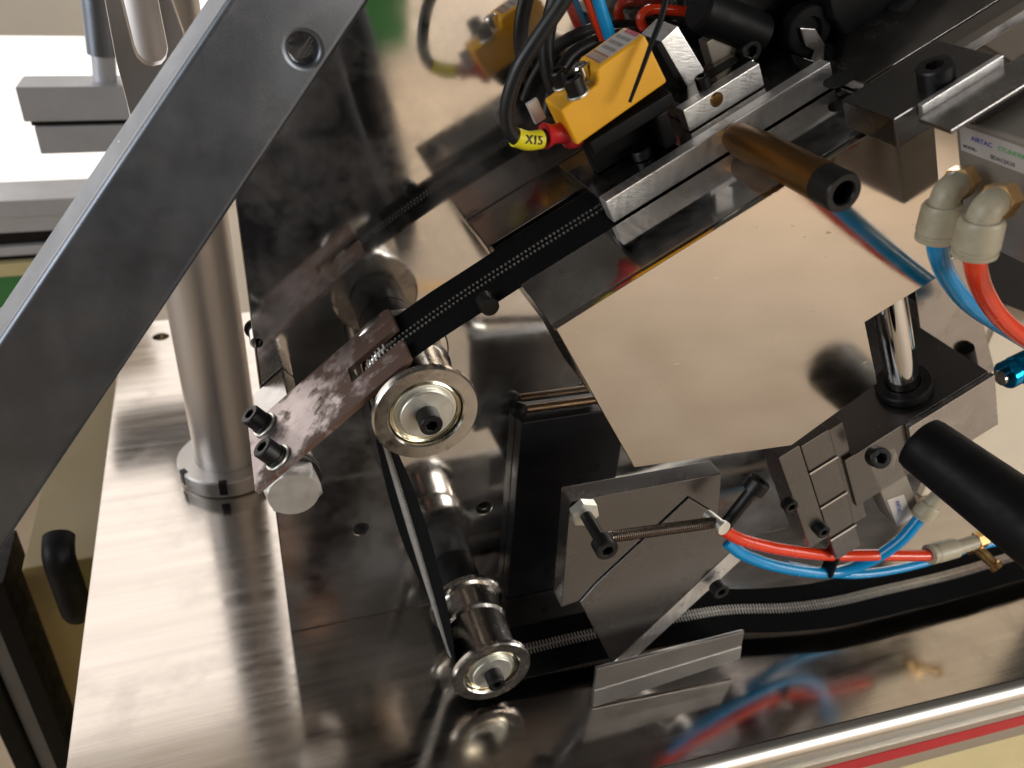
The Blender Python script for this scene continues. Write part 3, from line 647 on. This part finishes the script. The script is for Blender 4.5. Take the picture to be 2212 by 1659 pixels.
hose('air_hose', 'blue air hose curving down from its elbow fitting', [e1c-e1d*3, px((2027, 548), y=-128), px((2050, 604), y=-119), px((2095, 658), y=-111), px((2160, 702), y=-108), px((2280, 775), y=-108)], 3.15, M_blue)
hose('air_hose', 'red air hose curving down from its elbow fitting', [e2c-e2d*3, px((2108, 580), y=-146), px((2128, 638), y=-139), px((2165, 690), y=-132), px((2222, 735), y=-128), px((2320, 795), y=-127)], 3.15, M_redh)

# bronze handle
t = thing('bronze_handle', 'bronze coloured round handle with a dark hollow end on the bright bar', 'handle', fr(284, -66, 159))
o_ = fr(284, -66, 158.2)
part('grip', lathe([(0, -0.5), (3.2, -0.4), (4.6, 1.0), (5.5, 4.5), (5.9, 12), (6.1, 24), (6.15, 51), (0, 51)], o_, (0, -1, 0), 48), M_brass, t)
part('end_cap', lathe([(0, 51.1), (6.15, 51.1), (6.2, 59), (5.7, 60.2), (3.9, 60.2), (3.5, 59.6), (3.4, 53), (0, 52.6)], o_, (0, -1, 0), 48), M_black, t)
# ================================================================== LOWER RIGHT
t = thing('guide_block', 'dark steel guide block with a chrome shaft below the polished cover', 'guide block', fr(325, -50, -55))
part('block', box((286, -80, -55), (366, -12, -17), FR, 0.8), M_stop, t)
part('front_face_plate', box((319, -83, -54), (366.5, -80.2, -17.5), FR, 0.4), M_steel, t)
sc_ = px((1953, 838), w=-17); cu_ = sc_.dot(U); 
sh = part('shaft', lathe([(0, -17.2), (7.6, -17.2), (7.6, 80), (0, 80)], fr(cu_, sc_.y, 0), W, 48), M_chrome, t)
part('flange', lathe([(8, -16.9), (12.5, -16.9), (13, -16.2), (13, -12.6), (12.4, -12), (8, -12), (8, -16.9)], fr(cu_, sc_.y, 0), W, 48), M_black, t)
t = thing('slotted_plate', 'brown dark plate with a black slot behind the chrome shaft', 'plate', px((2060, 800), y=-28))
part('plate', prism([px(p, y=-28) for p in ((1975, 610), (2075, 545), (2122, 690), (2150, 800), (2060, 860), (2000, 800))], (0, 8, 0), 0.6), M_dark, t)
part('slot', tube([px((2085, 752), y=-29), px((2098, 812), y=-29)], 4.6, smooth=False), M_blk, t)
top('matt_partition', prism([px(p, y=-22) for p in ((2020, 610), (2110, 470), (2330, 420), (2330, 720), (2125, 640))], (0, 14, 0), 0.6), M_blk, 'matt black panel behind the red and blue hoses', 'panel')
top('cream_panel', box((431, 1, 0.5), (639, 13, 420), bev=1.5), M_pcream, 'upright cream panel at the right end of the back plate', 'panel')
t = thing('blue_fitting', 'bright blue anodised round fitting at the edge by the guide block', 'fitting', px((2190, 810), y=-70))
q = px((2170, 812), y=-70)
part('body', lathe([(0, 0), (6.8, 0), (7.2, 0.6), (7.2, 4), (6.4, 4.6), (6.4, 6), (7.4, 6.6), (7.4, 24), (0, 24)], q, U*0.9-W*0.15, 40), M_cyan, t)
part('collar', lathe([(0, -3), (4, -3), (4, 0), (0, 0)], q, U*0.9-W*0.15, 32), M_steel, t)
# black lever toward the viewer
l0, l1 = px((1996, 962), y=-108), px((2285, 1178), y=-166)
t = thing('black_lever', 'thick black lever reaching out in front of the guide block', 'lever', l0)
part('lever', tube([l0-(l1-l0).normalized()*3.5, l0-(l1-l0).normalized()*2.5, l0, l1], lambda s: 15.0 if s > 0.9 else (12.6 if s > 0.6 else (12.0 if s > 0.3 else 10.2)), 1, 32, smooth=False), M_blk, t)

# sliding bars hanging below the cover
t = thing('slide_bars', 'stack of grey machined slide bars hanging below the cover', 'slide', fr(270, -72, -80))
part('dark_bar', box((255, -84, -58), (266, -66, 16), FR, 0.6), M_stop, t)
part('grey_bar', box((267, -82, -84), (282, -62, 12), FR, 0.8), M_stop, t)
part('grey_bar', box((283.5, -78, -70), (291, -58, 6), FR, 0.6), M_stop, t)
for w_ in (-8, -36, -64): part('ridge', box((266.8, -82.8, w_-0.7), (282.2, -82.1, w_+0.7), FR, 0.2), M_chrome, t)
for p in ((1700, 1085), (1770, 1140)): part('screw', screw_bm(px(p, y=-84), (0, -1, 0), 3.6, 4), M_black, t)
t = thing('small_cylinder', 'slim grey cylinder with a small white sticker beside the lower fittings', 'air cylinder', px((1950, 1100), y=-76))
part('body', prism([px(p, y=-80) for p in ((1868, 985), (1935, 965), (1990, 1105), (1978, 1128), (1938, 1140), (1915, 1095))], (0, 14, 0), 0.8), M_cyl, t)
lb2 = part('sticker', prism([px(p, y=-80.4) for p in ((1916, 1080), (1952, 1068), (1972, 1118), (1938, 1136))], (0, 0.3, 0), 0), M_label, t)
q = px((1941, 1096), y=-80.8)
part('print', lettering('AIRTAC', 3.2, fmat(-W, U, (0, -1, 0), q), 0.03), M_inkblue, lb2)
part('screw', screw_bm(px((1890, 985), y=-86), W*0.5-YV*0.8, 5.0, 6), M_black, t)
# lower fittings and hose bundle
f1c, f1d = elbow('elbow_fitting', 'yellowed white elbow fitting at the end of the rising blue hose', (2040, 1060), (2018, 1080), (1988, 1118), -86, -86, 0.92, 'push-in elbow fittings')
f2c, f2d = elbow('elbow_fitting', 'yellowed white elbow fitting at the end of the bundled red hose', (2120, 1165), (2085, 1178), (2006, 1198), -86, -86, 0.92, 'push-in elbow fittings')
t = thing('brass_screw', 'slotted brass adjusting screw beside the lower fittings', 'screw', px((2120, 1195), y=-90))
q0_, q1_ = px((2098, 1172), y=-84), px((2154, 1226), y=-98)
part('nut', lathe([(0, -2), (6.2, -2, 'hex'), (6.2, 4, 'hex'), (0, 4)], q0_, q1_-q0_, 36), M_brass2, t)
part('stem', lathe([(0, 4), (2.9, 4), (2.9, (q1_-q0_).length-3), (4.0, (q1_-q0_).length-2.6), (4.0, (q1_-q0_).length), (0, (q1_-q0_).length)], q0_, q1_-q0_, 32), M_brass2, t)
yh = -76
hose('air_hose', 'red air hose tied into the low bundle above the table', [px((1556, 1140), y=yh), px((1600, 1165), y=yh), px((1690, 1187), y=yh), px((1793, 1199), y=yh), px((1900, 1199), y=-82), f2c+f2d*2, f2c-f2d*5], 3.1, M_redh)
hose('air_hose', 'blue air hose leaving the low bundle up to its fitting', [px((1566, 1168), y=yh+1), px((1610, 1200), y=yh+1), px((1690, 1226), y=yh+1), px((1793, 1237), y=yh), px((1870, 1216), y=-80), px((1940, 1172), y=-85), f1c+f1d*1, f1c-f1d*5], 3.1, M_blue)
hose('air_hose', 'blue air hose running flat under the red one in the low bundle', [px((1700, 1222), y=yh+6), px((1793, 1238), y=yh+6), px((1880, 1238), y=-72), px((1985, 1218), y=-72), px((2110, 1180), y=-70), px((2260, 1150), y=-70)], 2.6, M_blue)
hose('air_hose', 'red air hose behind the black lever near the table', [px((2080, 1175), y=-66), px((2150, 1165), y=-66), px((2260, 1140), y=-66)], 2.6, M_redh)
q = px((1793, 1218), y=yh)
bm = join(*[box((-1.2, -4.2+0*k, -7.2), (1.2, 4.0, 7.2), fmat((1, 0, 0), (0, 1, 0), (0, 0, 1), q), 0.9) for k in (0,)])
top('cable_tie', bm, M_blk, 'black cable tie clasping the red and blue hose bundle', 'cable tie')

# tilted stop plates
t = thing('stop_plate', 'grey steel stop plate split by a diagonal joint beside the low roller', 'steel plate', px((1330, 1420), y=-72))
part('upper_plate', prism([px(p, y=-76) for p in ((1231, 1084.5), (1559, 1023), (1551, 1112), (1486, 1072), (1290, 1254), (1250, 1299), (1212, 1312))], (0, 10, 0), 0.5), M_stop, t)
part('lower_plate', prism([px(p, y=-76.6) for p in ((1489, 1076), (1553, 1116), (1581, 1189), (1322, 1434), (1253, 1302), (1293, 1257))], (0, 9, 0), 0.5), M_stop, t)
part('edge_strip', prism([px(p, y=-74) for p in ((1582, 1190), (1606, 1206), (1346, 1446), (1323, 1435))], (0, 6, 0), 0.5), M_brush, t)
part('screw', screw_bm(px((1548, 1265), y=-78), (0, -1, 0), 4.4, 5), M_black, t)
n0_ = px((1258, 1100), y=-77)
part('nut', lathe([(0, 0), (6.4, 0, 'hex'), (6.4, 4, 'hex'), (4, 4.4), (0, 4.4)], n0_, (0, -1, 0), 36), M_zinc, t)
part('spring_screw', screw_bm(n0_+Vector((0, -20, 0)), (0, -1, 0), 4.8, 6, shank=18, sr=2.7), M_black, t)
s0 = n0_+Vector((3.5, -18.5, 0)); s1 = px((1548, 1128), y=s0.y)
part('anchor_stub', lathe([(0, -6), (2.6, -6), (2.6, 3), (3.2, 3.2), (3.2, 5), (0, 5)], s1, (0.15, -1, 0.1), 28), M_zinc, t)
dS = s1-s0; ex = dS.normalized(); e1 = ex.orthogonal().normalized(); e2 = ex.cross(e1); nt_ = 52; sg = 12
top('tension_spring', tube([s0+dS*(i/(nt_*sg))+(e1*math.cos(2*math.pi*i/sg)+e2*math.sin(2*math.pi*i/sg))*2.1 for i in range(nt_*sg+1)], 0.5, 1, 6, smooth=False), M_spring, 'thin coil spring stretched across the grey stop plate', 'spring')
k0, k1 = px((1562, 1140), y=-90), px((1625, 1060), y=-90)
t = thing('long_cap_screw', 'long black cap screw sticking up beside the stretched spring', 'screw', k0)
part('shank', tube([k0, k1], 2.9, smooth=False), M_black, t)
part('head', screw_bm(k1, k1-k0, 5.0, 6), M_black, t)

# tall black plate behind the roller
q = px((1127, 914), y=-9)
t = thing('black_side_plate', 'tall flat black plate standing upright behind the low roller', 'plate', (q.x+25, -5, 0))
part('plate', box((q.x, -9, 0.6), (q.x+58, -0.4, q.z), bev=0.6), M_blkplate, t)
q = px((1121, 886), y=-5); q2 = px((1300, 862), y=-5)
t = thing('black_knob_rod', 'black ball knob on a thin bronze rod above the black plate', 'knob', q)
part('knob', ball(q, 4.4), M_blk, t)
part('rod', tube([q, q2], 2.2, smooth=False), M_bronzed, t)
# low angle strip in front
ya = -88
q = [px(p, y=ya) for p in ((1289, 1446), (1608, 1365), (1597, 1420), (1278, 1531))]
for v in q: v.z = max(v.z, 0.5)
t = thing('angle_strip', 'folded bright aluminium angle strip low in front of the zip tape', 'angle strip', (180, ya, 0))
mid0, mid1 = q[0].lerp(q[3], 0.56), q[1].lerp(q[2], 0.56)
part('upper_leaf', prism([q[0], q[1], mid1, mid0], (0, 2, 0), 0.3), M_satin, t)
part('lower_leaf', prism([mid0+Vector((0, -0.4, -0.05)), mid1+Vector((0, -0.4, -0.05)), q[2]+Vector((0, -0.9, 0)), q[3]+Vector((0, -0.9, 0))], (0, 2.2, 0), 0.3), M_satin, t)

# ================================================================== ROOM IN FRONT (seen mirrored in the plates)
gx0, gx1 = px((748, 60), y=2700).x, px((884, 60), y=2700).x; gz = px((820, 118), y=2700).z
t = thing('green_machine', 'green painted machine mirrored at the top of the polished plate', 'machine', ((gx0+gx1)/2, -2900, FLOOR))
part('housing', box((gx0, -3100, gz), (gx1, -2700, gz+900), bev=10), M_green, t)
part('stand', box((gx0+60, -3060, FLOOR+1), (gx1-60, -2760, gz-1), bev=6), M_wall, t)

# photographer, seen only as a dark mirror image
def person():
    J = [(0, -690, -90, 205, 130), (-15, -670, 60, 195, 125), (-30, -640, 190, 172, 115), (-40, -615, 275, 130, 100), (-45, -600, 350, 60, 58), (-45, -590, 395, 55, 55), (-45, -575, 455, 78, 90), (-45, -565, 525, 76, 92), (-45, -565, 580, 50, 62),
         (85, -600, 260, 66, 66), (105, -560, 200, 58, 58), (140, -490, 40, 50, 48), (135, -470, 0, 46, 46), (80, -410, 150, 38, 38), (50, -352, 300, 27, 25), (42, -336, 362, 24, 16),
         (-175, -600, 260, 66, 66), (-195, -560, 200, 58, 58), (-225, -490, 40, 50, 48), (-220, -470, 0, 46, 46), (-150, -410, 150, 38, 38), (-64, -352, 300, 27, 25), (-46, -336, 362, 24, 16),
         (95, -690, -200, 120, 110), (100, -700, -480, 95, 80), (105, -735, -830, 48, 48), (105, -730, -915, 42, 36), (108, -620, -925, 40, 24),
         (-100, -690, -200, 120, 110), (-110, -700, -480, 95, 80), (-115, -735, -830, 48, 48), (-115, -730, -915, 42, 36), (-118, -620, -925, 40, 24)]
    E_ = [(0, 1), (1, 2), (2, 3), (3, 4), (4, 5), (5, 6), (6, 7), (7, 8), (3, 9), (9, 10), (10, 11), (11, 12), (12, 13), (13, 14), (14, 15), (3, 16), (16, 17), (17, 18), (18, 19), (19, 20), (20, 21), (21, 22),
          (0, 23), (23, 24), (24, 25), (25, 26), (26, 27), (0, 28), (28, 29), (29, 30), (30, 31), (31, 32)]
    for side, hand in ((1, 15), (-1, 22)):
        hx = J[hand]
        for k in range(4):
            a = len(J); zz = 18-k*16
            J.append((hx[0]-side*4, hx[1]-4, hx[2]+zz+16, 9, 9)); J.append((hx[0]-side*16, hx[1]-13, hx[2]+zz+28-abs(k-1)*4, 8, 8)); J.append((hx[0]-side*32, hx[1]-15, hx[2]+zz+30-abs(k-1)*5, 7, 7))
            E_.extend([(hand, a), (a, a+1), (a+1, a+2)])
        a = len(J); J.append((hx[0]+side*3, hx[1]-18, hx[2]-4, 11, 11)); J.append((hx[0]-side*12, hx[1]-26, hx[2]+18, 9, 9)); E_.extend([(hand, a), (a, a+1)])
    me = bpy.data.meshes.new('tmp'); me.from_pydata([Vector(j[:3])*MM for j in J], E_, []); ob_ = bpy.data.objects.new('tmp', me); col.objects.link(ob_)
    sk = ob_.modifiers.new('s', 'SKIN'); sk.use_smooth_shade = True; sb = ob_.modifiers.new('u', 'SUBSURF'); sb.levels = 2; sb.render_levels = 2
    for i, j in enumerate(J): me.skin_vertices[0].data[i].radius = (j[3]*MM, j[4]*MM); me.skin_vertices[0].data[i].use_root = (i == 0)
    dg = bpy.context.evaluated_depsgraph_get(); m2 = bpy.data.meshes.new_from_object(ob_.evaluated_get(dg)); bpy.data.objects.remove(ob_)
    m2.materials.clear(); m2.materials.append(M_coat); m2.materials.append(M_skin)
    for p in m2.polygons:
        c = p.center/MM; p.use_smooth = True
        p.material_index = 1 if (c.z > 395 and abs(c.x+45) < 110) or (c.y > -370 and c.z > 335) else 0
    o = bpy.data.objects.new('person', m2); col.objects.link(o)
    o['label'] = 'person in dark clothes stooping with both hands raised, seen only as a reflection'; o['category'] = 'person'; o['_o'] = [0, 0, 0]
    hb_ = ball((-45, -585, 530), 1, 86, 98, 96); part('hair', hb_, M_hair, o)
person()
phc = CAM - c2w((0, 0, 1))*9
t = thing('phone', 'dark slab phone held up toward the machine, seen only as a reflection', 'phone', phc)
part('body', box((-78, -37, -8), (78, 37, -0.5), fmat(c2w((1, 0, 0)), c2w((0, -1, 0)), c2w((0, 0, 1)), phc+c2w((-60, 20, 0))), 2.5), M_blk, t)

for o in bpy.data.objects:
    if '_o' in o: del o['_o']
